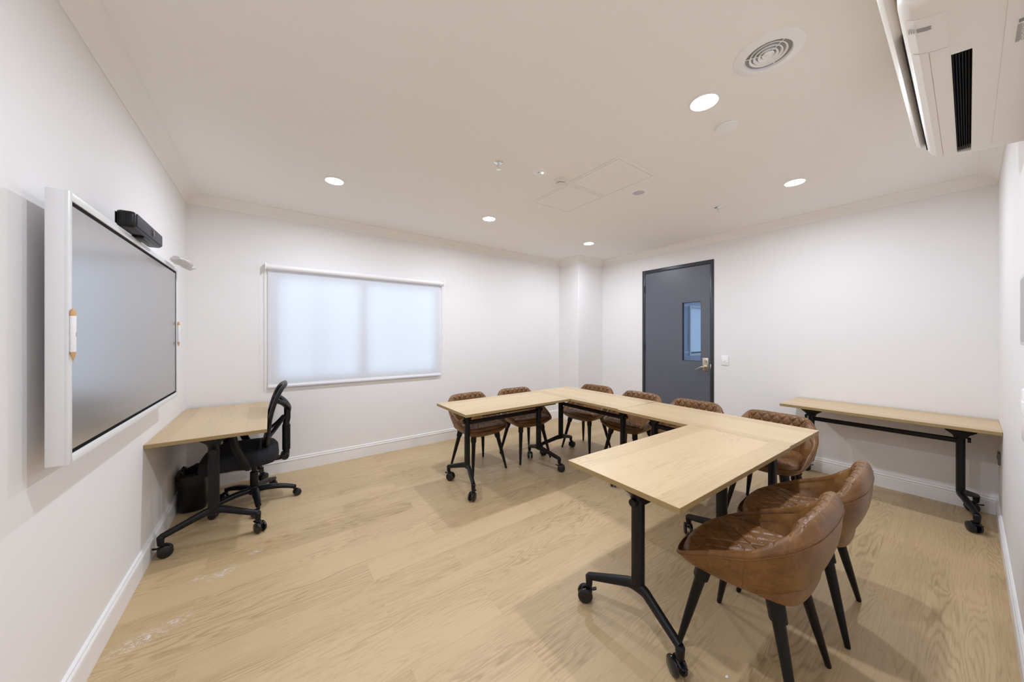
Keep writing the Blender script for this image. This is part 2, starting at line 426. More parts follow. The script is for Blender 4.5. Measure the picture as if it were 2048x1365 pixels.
tube(b, cr([(XR-.045, 1.948, .965), (XR-.052, 1.965, .966), (XR-.052, 1.99, .958), (XR-.048, 2.02, .940), (XR-.042, 2.055, .925)], 5), [(.012, .008)]*14+[(.010, .006)]*6+[(.006, .004)], 12)
DL(obj('door_handle', b, M['nickel']))
b = new(); box(b, XR-.008, XR+.004, ly0-.014, ly0-.004, .94, 1.0, .002); DL(obj('strike_plate', b, M['chrome']))
# corridor room seen through the vision panel, daylit by its own window and an added unseen one
cor = painted('corridor_paint', (.70, .76, .88), .6)
kx0, kx1, ky0, ky1 = XR+T, 9.2, 1.2, 3.3
wz0, wz1, wx0, wx1 = 1.0, 1.93, 6.83, 9.0
b = new()
box(b, kx0, wx0, ky1, ky1+.1, 0, 2.6); box(b, wx1, kx1, ky1, ky1+.1, 0, 2.6); box(b, wx0, wx1, ky1, ky1+.1, 0, wz0); box(b, wx0, wx1, ky1, ky1+.1, wz1, 2.6)
struct('wall_corridor_back', b, cor)
b = new(); box(b, kx0, kx1, ky0-.1, ky0, 0, 2.6); struct('wall_corridor_front', b, cor)
b = new(); box(b, kx1, kx1+.1, ky0-.1, ky0+.15, 0, 2.6); box(b, kx1, kx1+.1, ky1-.15, ky1+.1, 0, 2.6); box(b, kx1, kx1+.1, ky0+.15, ky1-.15, 0, .3); box(b, kx1, kx1+.1, ky0+.15, ky1-.15, 2.4, 2.6); struct('wall_corridor_end', b, cor)
b = new(); box(b, kx1+.04, kx1+.05, ky0+.15, ky1-.15, .3, 2.4); struct('window_added_light', b, M['glass'])  # unseen window, added with its opening to brighten the corridor walls
b = new(); box(b, kx0, kx1, ky0-.1, ky1+.1, 2.6, 2.7); struct('ceiling_corridor', b, cor)
b = new(); box(b, kx0, kx1+.1, ky0-.1, ky1+.1, -.1, 0); struct('floor_corridor', b, M['floor'])
b = new(); box(b, kx0, wx0-.06, ky1-.012, ky1, wz1+.02, wz1+.05); box(b, kx0, wx0-.06, ky1-.012, ky1, wz0+.02, wz0+.05); struct('trim_corridor', b, M['trim'])
w2 = empty('window_2'); tag(w2, kind='structure')
b = new(); f = .045
box(b, wx0-f, wx0, ky1-.02, ky1+.05, wz0-f, wz1+f); box(b, wx1, wx1+f, ky1-.02, ky1+.05, wz0-f, wz1+f); box(b, wx0, wx1, ky1-.02, ky1+.05, wz0-f, wz0); box(b, wx0, wx1, ky1-.02, ky1+.05, wz1, wz1+f)
obj('window_frame', b, M['white_plastic'], w2)
b = new(); box(b, wx0, wx1, ky1+.06, ky1+.066, wz0, wz1); obj('pane', b, M['glass'], w2, smooth=False)
b = new(); loft(b, [[(wx0, ky1+.03, wz1), (wx1, ky1+.03, wz1)], [(wx0, ky1+.03, wz0+.03), (wx1, ky1+.03, wz0+.03)]], caps=False, closed=False)
obj('window_shade', b, M['blind'], w2, recalc=False)

# ------------------------------------------------------------------ ceiling fittings
b = new()
LG = 'recessed downlights in the ceiling'
def downlight():
    r = empty('downlight')
    b = new(); lathe(b, [(.067, .004), (.068, 0), (.067, -.003), (.064, -.004), (.063, -.0025), (.062, .004)], n=40); 
    obj('trim_ring', b, M['white_plastic'], r)
    b = new(); lathe(b, [(.001, -.003), (.063, -.003), (.063, .002), (.001, .002)], n=40); obj('diffuser', b, M['lamp'], r)
    ld = D.lights.new('lamp_light', 'AREA'); ld.shape = 'DISK'; ld.size = .07; ld.spread = R(176); ld.energy = LAMP_W; ld.color = LAMP_COL
    lo = D.objects.new('lamp_light', ld); COL.objects.link(lo); lo.parent = r; lo.location = (0, 0, -.010)
    return r
LD = [(.404, 2.946, 'lit downlight nearest the wall screen, at the left of the ceiling'),
      (1.842, 2.946, 'lit downlight in the middle of the row along the window wall'),
      (3.40, 2.955, 'lit downlight nearest the boxed corner column, smallest in view'),
      (1.838, .816, 'lit downlight nearest the camera, largest in view, beside the round air diffuser'),
      (3.38, .816, 'lit downlight nearest the wall behind the long side table'),
      (.404, .816, 'lit downlight directly above the camera, outside the picture')]
proto = downlight()
for i, (x, y, lab) in enumerate(LD):
    o = proto if i == 0 else dup(proto); o.location = (x, y, H-.0045); tag(o, lab, 'downlight', LG)
# round air diffuser
r = empty('air_diffuser', (1.752, .514, H)); tag(r, 'round white ceiling air diffuser with concentric rings', 'vent')
b = new(); lathe(b, [(.082, .01), (.082, -.004), (.086, -.012), (.110, -.010), (.124, -.004), (.125, .001)], n=56); obj('flange', b, M['white_plastic'], r)
for k, (ra, dz) in enumerate(((.066, -.006), (.050, -.008), (.034, -.010))):
    b = new(); lathe(b, [(ra, -.0), (ra+.0025, dz), (ra, dz-.001), (ra-.0015, dz), (ra-.010, .004), (ra-.008, .004)], n=56, cap=False); obj('ring_blade', b, M['white_plastic'], r)
b = new(); lathe(b, [(.001, -.012), (.006, -.012), (.008, -.008), (.014, -.006), (.018, -.010), (.022, -.006), (.016, .002)], n=40); obj('centre_cone', b, M['white_plastic'], r)
b = new(); lathe(b, [(.001, .0), (.082, .0), (.082, .001), (.001, .001)], (0, 0, -.0012), n=40); obj('throat_shade', b, mat('duct_shade_grey', (.30, .30, .31), .7), r)  # flat grey disc at ceiling level, painted as the shade inside the duct
b = new()
for a in (0, 2*math.pi/3, 4*math.pi/3):
    tube(b, [(.015*math.cos(a), .015*math.sin(a), -.004), (.083*math.cos(a), .083*math.sin(a), -.004)], .002, 6)
obj('spoke', b, M['white_plastic'], r)
# white speaker/sensor disc near the downlight
r = empty('ceiling_sensor', (2.15, .828, H)); tag(r, 'white flat round ceiling sensor just behind the nearest downlight', 'sensor')
b = new(); lathe(b, [(.056, 0), (.056, -.004), (.052, -.006), (.050, -.006), (.050, -.010)], n=44); obj('base_ring', b, M['white_plastic'], r)
b = new(); lathe(b, [(.054, -.009), (.056, -.011), (.054, -.016), (.03, -.0175), (.001, -.018)], n=44); obj('cover', b, M['white_plastic'], r)
# grey-faced ceiling speaker
r = empty('ceiling_speaker', (2.545, 1.662, H)); tag(r, 'round ceiling speaker with grey mesh face beside the access hatch', 'speaker')
b = new(); lathe(b, [(.048, 0), (.064, 0), (.064, -.003), (.060, -.006), (.050, -.006), (.048, -.003)], n=44, cap=False); obj('rim', b, M['white_plastic'], r)
b = new(); lathe(b, [(.001, -.004), (.049, -.004), (.049, -.001), (.001, -.001)], n=40); obj('mesh_face', b, mat('speaker_mesh_grey', (.56, .55, .56), .7), r)
# emergency light disc
r = empty('emergency_light', (1.638, 1.892, H)); tag(r, 'small round white emergency light with a lit spot on the ceiling', 'emergency light')
b = new(); lathe(b, [(.001, -.004), (.052, -.004), (.056, -.002), (.056, 0), (.001, 0)], n=40); obj('faceplate', b, M['white_plastic'], r)
b = new(); lathe(b, [(.001, -.006), (.008, -.006), (.009, -.004), (.001, -.004)], (.012, -.008, 0), n=16); obj('lit_lens', b, M['led'], r)
b = new(); lathe(b, [(.001, -.006), (.004, -.006), (.004, -.004), (.001, -.004)], (-.018, .004, 0), n=12); obj('indicator', b, M['dark_void'], r)
# smoke detector
r = empty('smoke_detector', (1.845, 1.89, H)); tag(r, 'cream stubby smoke detector hanging at the hatch corner', 'smoke detector')
b = new(); lathe(b, [(.001, 0), (.050, 0), (.050, -.012), (.044, -.020), (.038, -.024), (.038, -.030)], n=40); obj('base', b, M['ac_plastic'], r)
b = new(); lathe(b, [(.033, -.028), (.034, -.036), (.033, -.036)], n=40, cap=False); obj('dark_slot', b, M['dark_void'], r)
b = new(); lathe(b, [(.040, -.036), (.037, -.044), (.024, -.050), (.001, -.051)], n=40); obj('chamber', b, M['ac_plastic'], r)
# sprinklers
def sprinkler():
    r = empty('fire_sprinkler')
    b = new(); lathe(b, [(.001, -.003), (.020, -.004), (.030, -.002), (.032, 0), (.001, 0)], n=32); obj('rosette', b, M['chrome'], r)
    b = new(); tube(b, [(0, 0, 0), (0, 0, -.02)], .007, 10)
    for s in (-1, 1): tube(b, cr([(s*.006, 0, -.018), (s*.012, 0, -.028), (s*.010, 0, -.038), (0, 0, -.046)], 4), .002, 6)
    tube(b, [(0, 0, -.020), (0, 0, -.044)], .0025, 8); obj('sprinkler_body', b, M['chrome'], r)
    b = new(); lathe(b, [(.001, -.045), (.014, -.047), (.014, -.049), (.001, -.048)], n=20); obj('deflector', b, M['chrome'], r)
    return r
s1 = sprinkler(); s1.location = (1.307, 1.964, H); tag(s1, 'chrome fire sprinkler nearer the wall screen, left of the emergency light', 'sprinkler', 'fire sprinklers on the ceiling')
s2 = dup(s1); s2.location = (3.457, 1.409, H); tag(s2, 'chrome fire sprinkler on the ceiling in front of the door wall', 'sprinkler', 'fire sprinklers on the ceiling')
# access hatches
def hatch(x0, x1, y0, y1, label):
    r = empty('access_hatch', ((x0+x1)/2, (y0+y1)/2, H)); tag(r, label, 'hatch', 'ceiling access hatches')
    hx, hy = (x1-x0)/2, (y1-y0)/2; f = .016
    b = new()
    for a in ((-hx, -hx+f, -hy, hy), (hx-f, hx, -hy, hy), (-hx+f, hx-f, -hy, -hy+f), (-hx+f, hx-f, hy-f, hy)): box(b, a[0], a[1], a[2], a[3], -.007, 0, .001, 1)
    obj('hatch_frame', b, M['ceiling'], r, smooth=False)
    g = f+.0048; b = new(); box(b, -hx+g, hx-g, -hy+g, hy-g, -.006, 0); obj('hatch_panel', b, M['ceiling'], r, smooth=False)
hatch(1.925, 2.38, 1.402, 1.882, 'square ceiling access hatch nearer the grey-faced speaker')
hatch(1.937, 2.38, 1.888, 2.349, 'square ceiling access hatch nearer the window wall, beside the smoke detector')

# ------------------------------------------------------------------ wall fittings
r = empty('light_switch', (XR, 1.729, 1.057)); tag(r, 'white light switch on the wall to the right of the grey door', 'light switch')
b = new(); box(b, -.010, 0, -.038, .038, -.057, .057, .004); obj('plate', b, M['white_plastic'], r)
b = new(); box(b, -.014, -.009, -.009, .009, -.014, .012, .003); obj('rocker', b, M['white_plastic'], r)
b = new(); lathe(b, [(.001, -.0115), (.0035, -.0115), (.0035, -.010)], (0, -.02, -.03), 12, 'x'); obj('screw_cap', b, M['light_mark'], r)
r = empty('power_outlet', (4.17, YF, .485)); tag(r, 'power outlet coloured dark grey for its heavy shade, low on the wall under the side table end', 'power outlet')
b = new(); box(b, -.055, .055, 0, .011, -.040, .040, .003); obj('plate', b, mat('outlet_shade_plastic', (.15, .135, .12), .4), r)  # plate colour darkened to carry the heavy shadow it sits in
for s in (-1, 1):
    b = new(); box(b, s*.025-.008, s*.025+.008, .010, .015, -.006, .014, .001); obj('rocker', b, M['grey_mark'], r)
r = empty('wall_notice_holder', (2.30, YF, 1.4485)); tag(r, 'pale grey upright holder fixed at the right picture edge, above the switch', 'notice holder')
b = new(); box(b, -.10, .094, 0, .012, -.1325, .1325, .002); obj('backing', b, mat('pale_blue_grey_plastic', (.55, .57, .64), .3), r)
b = new(); box(b, -.088, .082, .0115, .0122, -.12, .12); obj('insert', b, M['light_mark'], r)
r = empty('wall_controller', (2.325, YF, 1.045)); tag(r, 'white wall controller at the right picture edge, below the grey holder', 'switch')
b = new(); box(b, -.065, .065, 0, .010, -.10, .10, .004); obj('plate', b, M['white_plastic'], r)
b = new(); box(b, -.035, .035, .009, .012, .0, .055, .001); obj('rocker', b, M['white_plastic'], r)

# ------------------------------------------------------------------ air conditioner
AX0, AX1 = 1.28, 2.478
r = empty('air_conditioner', ((AX0+AX1)/2, YF, 2.14)); tag(r, 'white split air conditioner mounted high on the right wall', 'air conditioner')
def AL(o): return L(o, r)
bodyp = [(YF, 2.462), (.085, 2.462), (.104, 2.44), (.110, 2.38), (.112, 2.24), (.110, 2.205), (.100, 2.182), (.085, 2.170), (.067, 2.163), (.030, 2.155), (-.006, 2.150), (-.050, 2.146), (YF, 2.140)]
def scaled(p, s, cy=-.02, cz=2.30): return [(cy+(y-cy)*s if y > YF+.001 else y, cz+(z-cz)*s) for y, z in p]
b = new()
rings = []
for x, s in ((AX0, .93), (AX0+.008, .965), (AX0+.02, .985), (AX0+.05, 1), (1.574, 1)): rings.append([(x, y, z) for y, z in scaled(bodyp, s)])
loft(b, rings)
# middle part of the body, open along the outlet slot
i0, i1 = 9, 10
mid = bodyp[i1:]+bodyp[:i0+1]
mid2 = [(.030, 2.155), (.030, 2.185), (-.006, 2.185), (-.006, 2.150)]
pr = bodyp[:i0+1]+[(.030, 2.20), (-.006, 2.20)]+bodyp[i1:]
prism(b, pr, 1.574, 2.430, 'x')
rings = []
for x, s in ((2.430, 1), (2.452, 1), (2.466, .985), (2.474, .965), (2.478, .93)): rings.append([(x, y, z) for y, z in scaled(bodyp, s)])
loft(b, rings)
AL(obj('casing', b, M['ac_plastic'], angle=30))
b = new(); box(b, 1.575, 2.429, -.0055, .0295, 2.178, 2.186)
for k in range(6):
    y = -.001+k*.0055; box(b, 1.576, 2.428, y, y+.0016, 2.160, 2.18)
AL(obj('outlet_grille', b, M['dark_void'], smooth=False))
b = new()                                                   # front panel
fp = [(.1135, 2.240), (.118, 2.234), (.132, 2.229), (.143, 2.240), (.147, 2.262), (.147, 2.43), (.142, 2.452), (.118, 2.462), (.1135, 2.455)]
rings = [[(x, y if y < .12 else .118+(y-.118)*s, z) for y, z in fp] for x, s in ((AX0-.004, .35), (AX0+.006, .8), (AX0+.02, 1), (AX1-.022, 1), (AX1-.008, .8), (AX1+.002, .35))]
loft(b, rings); AL(obj('front_panel', b, M['ac_plastic'], angle=40))
for a, c in ((1.50, 1.74), (1.748, 1.98), (1.986, 2.21), (2.216, 2.45)):
    b = new(); box(b, a, c, .1085, .1145, 2.2095, 2.236); AL(obj('intake_slot', b, M['dark_void'], smooth=False))
# louvre flap and control strip, thin raised plates following the underside
def strip(x0, x1, pts, t=.0022):
    b = new(); lo = [(y, z-t) for y, z in pts]; prism(b, lo+pts[::-1], x0, x1, 'x'); return b
AL(obj('louvre_flap', strip(1.524, 2.445, [(.0325, 2.1560), (.066, 2.1625)]), M['ac_plastic'], smooth=False))
AL(obj('louvre_flap', strip(1.524, 2.445, [(.068, 2.1635), (.085, 2.1695), (.1, 2.181)]), M['ac_plastic'], smooth=False))
AL(obj('control_strip', strip(1.350, 1.516, [(.0325, 2.1560), (.066, 2.1625), (.085, 2.1695), (.1, 2.181)]), M['ac_plastic'], smooth=False))
AL(obj('rear_cover', strip(1.37, 2.40, [(YF+.002, 2.1400), (-.055, 2.1455)], .0018), M['ac_plastic'], smooth=False))
b = new(); prism(b, [(.058, 2.1575), (.067, 2.1590), (.082, 2.1645), (.082, 2.170), (.058, 2.166)], 1.388, 1.404, 'x'); AL(obj('display_window', b, mat('display_grey', (.30, .29, .27), .4), smooth=False))
b = new()
for k in range(3):
    for j in range(2): box(b, 1.388+.009*j, 1.391+.009*j, .086+.004*k, .088+.004*k, 2.1640+.0022*k, 2.172+.002*k)
AL(obj('icon_print', b, M['light_mark'], smooth=False))
b = new(); rnd = random.Random(3)
for k in range(10):
    x = 1.535+k*.0085; box(b, x, x+.003, -.066, -.0575, 2.1436, 2.1444)
for k in range(17):
    x = 1.535+k*.0052; y = -.073
    for j in range(4):
        wv = rnd.uniform(.005, .011); box(b, x, x+.0016, y-wv, y, 2.1408, 2.1420); y -= wv+.002
AL(obj('rating_label', b, M['light_mark'], smooth=False))
b = new(); box(b, 1.512, 1.524, -.115, -.074, 2.1400, 2.1424); AL(obj('label_heading', b, M['grey_mark'], smooth=False))

# ------------------------------------------------------------------ wall display
TX, TB = -.505, -.551; TY0, TY1, TZ0, TZ1 = 1.627, 3.095, .953, 1.800
r = empty('wall_display', (XL, (TY0+TY1)/2, TZ0)); tag(r, 'large white-framed interactive display on the left wall', 'display screen')
def TL(o): return L(o, r)
bz = .0255; b = new()
box(b, TB, TX-.006, TY0, TY1, TZ0, TZ1, .003)
TL(obj('casing', b, M['tv_white']))
b = new()
for a in ((TY0, TY0+bz, TZ0, TZ1), (TY1-bz, TY1, TZ0, TZ1), (TY0+bz, TY1-bz, TZ0, TZ0+bz+.002), (TY0+bz, TY1-bz, TZ1-bz, TZ1)): box(b, TX-.008, TX, *a, .0015, 2)
TL(obj('bezel', b, M['tv_white']))
b = new(); g = .012; y0, y1, z0, z1 = TY0+bz, TY1-bz, TZ0+bz+.002, TZ1-bz
for a in ((y0, y0+g, z0, z1), (y1-g, y1, z0, z1), (y0+g, y1-g, z0, z0+g), (y0+g, y1-g, z1-g, z1)): box(b, TX-.007, TX-.004, *a)
TL(obj('screen_border', b, M['bezel_black'], smooth=False))
b = new(); box(b, TX-.007, TX-.0045, y0+g, y1-g, z0+g, z1-g); TL(obj('screen', b, M['screen'], smooth=False))
b = new(); box(b, XL, TB, 1.95, 2.75, 1.15, 1.6, .003); TL(obj('wall_mount', b, M['black_metal']))
# stylus pens on both edges
def pen():
    p = empty('stylus_pen')
    b = new(); lathe(b, [(.0045, -.061), (.0065, -.056), (.0065, .056), (.006, .058)], n=18); obj('barrel', b, M['white_plastic'], p)
    b = new(); lathe(b, [(.0065, .056), (.0062, .067), (.0045, .076), (.001, .080)], n=18); obj('cap_end', b, M['pen_wood'], p)
    b = new(); lathe(b, [(.0065, -.056), (.006, -.060), (.0012, -.084), (.0005, -.085)], n=18); obj('tip', b, M['pen_wood'], p)
    b = new(); box(b, .0055, .0068, -.0012, .0012, -.008, .005); obj('printed_mark', b, M['grey_mark'], p)
    return p
p1 = pen(); p1.location = (TX+.0062, 1.636, 1.357); tag(p1, 'white double-ended stylus on the near edge of the wall display', 'stylus', 'styluses on the wall display')
p2 = dup(p1); p2.location = (TX+.0062, 3.088, 1.367); tag(p2, 'white double-ended stylus on the far edge of the wall display', 'stylus', 'styluses on the wall display')
# video bar
r = empty('video_bar', (-.495, 2.285, 1.800)); tag(r, 'black video conferencing camera bar standing on top of the wall display', 'camera')
b = new(); box(b, -.028, .030, -.213, .213, .010, .080, .014, 4)
for k in range(6): 
    box(b, -.028+k*.007, -.026+k*.007, -.2145, .2145, .022, .068)
obj('housing', b, M['black_plastic'], r)
b = new(); box(b, .028, .0335, -.200, .200, .018, .073, .004, 3); obj('front_grille', b, mat('grille_charcoal', (.030, .030, .038), .55), r)
b = new(); prof = [(-.030, 0), (-.018, .022), (.018, .022), (.030, 0), (.018, -.022), (-.018, -.022)]
lathe(b, [(.001, .0385), (.013, .0385), (.0155, .036), (.0165, .033)], (0, .02, .046), 28, 'x'); obj('lens', b, M['gloss_black'], r)
b = new(); lathe(b, [(.0165, .033), (.0165, .037), (.019, .037), (.0195, .033)], (0, .02, .046), 28, 'x', cap=False); obj('lens_ring', b, mat('lens_ring_grey', (.12, .12, .13), .25), r)
b = new(); box(b, -.020, .020, -.05, .05, 0, .014, .004); obj('stand', b, M['black_plastic'], r)
# plastic-wrapped tray at the far top corner
rnd = random.Random(11)
b = new(); n, m_ = 26, 12; ringv = []
for i in range(n):
    u = i/(n-1); y = 2.78+.34*u; ring = []
    wv = .045*(math.sin(math.pi*min(1, u*1.15+.06)))**.5 if u < .82 else .045*max(.15, (1-u)/.18)
    for k in range(m_):
        a = 2*math.pi*k/m_
        rx, rz = wv*(1+.10*rnd.uniform(-1, 1)), .011*(1+.5*rnd.uniform(-1, 1))
        ring.append((-.462+.045*u*.4+rx*math.cos(a), y, 1.8185-.010*u+rz*math.sin(a)))
    ringv.append(ring)
loft(b, ringv); 
o = obj('plastic_wrapped_sensor', b, M['wrap'], angle=15)
tag(o, 'clear plastic wrapping crumpled over the far top corner of the wall display', 'plastic wrap')

# ------------------------------------------------------------------ folding tables
TLn, TD, TT = 1.17, .572, .024
def caster(parent, loc, rz):
    c = empty('caster', loc, rz, parent)
    b = new()
    tube(b, [(0, 0, .0), (0, 0, -.018)], [.013, .013], 14)
    prism(b, [(-.004, -.014), (.006, -.012), (.030, -.022), (.040, -.040), (.032, -.046), (.018, -.034), (-.004, -.026), (-.014, -.020)], -.008, .008, 'y')
    obj('fork', b, M['black_plastic'], c)
    for s in (-1, 1):
        b = new()
        lathe(b, [(.001, s*.010), (.030, s*.010), (.0355, s*.012), (.037, s*.017), (.0355, s*.023), (.030, s*.0265), (.001, s*.0285)], (.020, 0, -.063), 32, 'y')
        obj('wheel', b, M['gloss_black'], c)
    b = new(); tube(b, cr([(-.002, 0, -.034), (-.020, 0, -.036), (-.036, 0, -.030)], 4), [(.012, .004)]*8+[(.009, .003)], 10)
    obj('brake_lever', b, M['black_plastic'], c)
    return c
def table():
    t = empty('folding_table')
    hx, hy = TLn/2, TD/2
    b = new(); box(b, -hx, hx, -hy, hy, TOP-TT, TOP, .0012, 1)
    for f in b.faces:
        f.material_index = 0 if f.normal.z > .9 or f.calc_center_median().z > TOP-.0003 else 1
    bmesh.ops.recalc_face_normals(b, faces=b.faces)
    for f in b.faces: f.material_index = 0 if f.calc_center_median().z > TOP-.0008 else 1
    obj('tabletop', b, [M['tabletop'], M['edge']], t, smooth=False)
    for s in (-1, 1):
        px = s*(hx-.166)
        b = new()
        tube(b, [(px, 0, .195), (px, 0, .610)], [(.030, .022)]*2, 24, a0=(0, 1, 0), power=2.6)
        obj('leg', b, M['black_metal'], t)
        b = new()                                            # pivot head and flared bracket
        secs = [(.600, .033, .026), (.612, .034, .027), (.625, .045, .030), (.645, .072, .036), (.655, .076, .046), (.675, .076, .080), (.688, .076, .115), (TOP-TT, .076, .120)]
        loft(b, [[(px+a_*math.copysign(abs(math.cos(t_))**.55, math.cos(t_)), c_*math.copysign(abs(math.sin(t_))**.55, math.sin(t_)), z_) for t_ in [2*math.pi*k_/32 for k_ in range(32)]] for z_, a_, c_ in secs])
        obj('bracket', b, M['black_metal'], t)
        b = new(); lathe(b, [(.001, s*.012), (.017, s*.012), (.019, s*.008), (.019, -s*.004)], (px+s*.034, 0, .588), 20, 'x')
        obj('pivot_knob', b, M['black_plastic'], t)
        for e in (-1, 1):
            ex, ey = s*(hx-.097), e*.235
            m3 = Vector((px+s*.016, e*.072, .180)); en = Vector((ex, ey, .128))
            pts = cr([(px, -e*.010, .190), (px+s*.004, e*.035, .189), m3, m3.lerp(en, .4), m3.lerp(en, .75), en], 5)
            rad = [(.026-.009*k/(len(pts)-1), .020-.004*k/(len(pts)-1)) for k in range(len(pts))]
            b = new(); tube(b, pts, rad, 18, a0=(0, 0, 1), power=2.3)
            tube(b, [(ex, ey, .136), (ex, ey, .128), (ex, ey, .085)], [(.013, .013), (.0185, .0185), (.0160, .0160)], 18)
            obj('foot', b, M['black_metal'], t)
            caster(t, (ex, ey, .100), {(-1, -1): 1.1, (-1, 1): 2.36, (1, -1): 2.2, (1, 1): .6}[(s, e)])
    b = new(); tube(b, [(-(hx-.18), 0, .576), (hx-.18, 0, .576)], [(.019, .014)]*2, 16, a0=(0, 0, 1), power=3); obj('crossbeam', b, M['black_metal'], t)
    b = new(); tube(b, [(-(hx-.17), .252, TOP-TT-.009), (hx-.17, .252, TOP-TT-.009)], [(.008, .010)]*2, 12, a0=(0, 0, 1), power=3); obj('release_bar', b, M['black_metal'], t)
    return t
TG = 'folding tables pushed together in a U'
spots = [((1.836, 2.634), R(180), 'pale oak folding table with black legs, below the window, left end of the U', TG),
         ((2.709, 2.352), R(-90), 'pale oak folding table at the far end of the U, beside the corner column', TG),
         ((2.673, 1.176), R(-91.3), 'pale oak folding table in the middle of the back row, running to the right end', TG),
         ((1.794, .891), R(-1.3), 'pale oak folding table nearest the camera, right end of the U', TG),
         ((4.132, .455), R(-90), 'pale oak folding table standing alone against the right wall as a side table', None),
         ((-.3095, 3.372), R(-90), 'pale oak folding table used as a desk under the wall display', None)]
tproto = table()
for i, ((x, y), rz, lab, g) in enumerate(spots):
    o = tproto if i == 0 else dup(tproto)
    o.location = (x, y, 0 if i != 3 else 0); o.rotation_euler = (0, 0, rz)
    tag(o, lab, 'table')
    for ch in o.children:                                    # swivel casters clear of chair feet and of the wall, as seen from above
        if ch.name.startswith('caster'):
            wp = Matrix.Rotation(rz, 3, 'Z') @ ch.location; wx, wy = wp.x, wp.y; w = None
            if i in (1, 2) and (wx > 0 or (i == 2 and wy < 0)): w = R(-3)
            if i == 5 and wx < 0: w = R(11)
            if i == 4 and wx > 0: w = R(100)
            if w is not None: ch.rotation_euler = (0, 0, w-rz)
    if g: o['group'] = g
    elif 'group' in o: del o['group']

# ------------------------------------------------------------------ tub chairs
RIM = [(0,-.264,.685),(.13,-.259,.685),(.202,-.243,.676),(.242,-.208,.648),(.263,-.148,.608),(.272,-.073,.564),(.266,.06,.505),(.240,.180,.441),(.135,.224,.428),(0,.232,.426)]
CRE = [.051,.051,.048,.041,.031,.016,.010,.004,0,0]
MID = [(0,-.255,.57),(.125,-.248,.57),(.195,-.224,.565),(.235,-.184,.55),(.253,-.122,.52),(.262,-.062,.49),(.258,.055,.452),(.228,.168,.415),(.130,.208,.400),(0,.216,.398)]
LOW = [(0,-.212,.46),(.108,-.202,.455),(.165,-.178,.45),(.198,-.148,.44),(.218,-.102,.43),(.226,-.05,.42),(.220,.05,.402),(.190,.145,.384),(.11,.178,.374),(0,.186,.372)]
BOT = [(0,-.155,.385),(.075,-.148,.384),(.115,-.130,.382),(.138,-.105,.380),(.152,-.072,.378),(.158,-.035,.376),(.154,.04,.370),(.130,.110,.364),(.075,.138,.360),(0,.145,.360)]
def ring_full(half, n):
    pts = [Vector(p) for p in half]; mir = [Vector((-p.x, p.y, p.z)) for p in pts[1:-1]][::-1]
    P = pts+mir; m = len(P); out = []
    for i in range(m):
        p0, p1, p2, p3 = P[i-1], P[i], P[(i+1) % m], P[(i+2) % m]
        for k in range(n):
            t = k/n
            out.append(.5*((2*p1)+(p2-p0)*t+(2*p0-5*p1+4*p2-p3)*t*t+(3*p1-p0-3*p2+p3)*t**3))
    return out
NS = 16
rR, rM, rL, rB = [ring_full(h, NS) for h in (RIM, MID, LOW, BOT)]
CRE_R = [p.z for p in ring_full([(x, y, c_) for (x, y, z), c_ in zip(RIM, CRE)], NS)]
NR = len(rR)
def inward(j, r):                                          # unit horizontal normal pointing to the inside of the tub
    a, c = r[j-2], r[(j+2) % NR]; t = (c-a); t.z = 0; t.normalize(); nrm = Vector((-t.y, t.x, 0))
    return nrm if nrm.dot(Vector((0, .02, 0))-Vector((r[j].x, r[j].y, 0))) > 0 else -nrm
IN = [inward(j, rR) for j in range(NR)]
def frontness(j):                                         # 1 along the seat front, 0 elsewhere
    y = rR[j].y; return min(1, max(0, (y-.05)/.12))
def spl(ps, n): return cr(ps, n)
arc = [0]
for j in range(1, NR): arc.append(arc[-1]+(rR[j]-rR[j-1]).length)
def sarc(j): return arc[j] if j < NR/2 else arc[j]-(arc[-1]+(rR[0]-rR[-1]).length)
def quilt(u, v, a=.030, c=.042, w=.10):
    """0 on the stitched lines of a diamond quilt, about 1 in the puffed middles"""
    p, q_ = (u/a+v/c)/2, (u/a-v/c)/2
    dp, dq = abs(p-round(p)), abs(q_-round(q_)); d_ = min(dp, dq)
    return 1-math.exp(-(d_/w)**2)
def sstep(a, c, x): t = min(1, max(0, (x-a)/(c-a))); return t*t*(3-2*t)
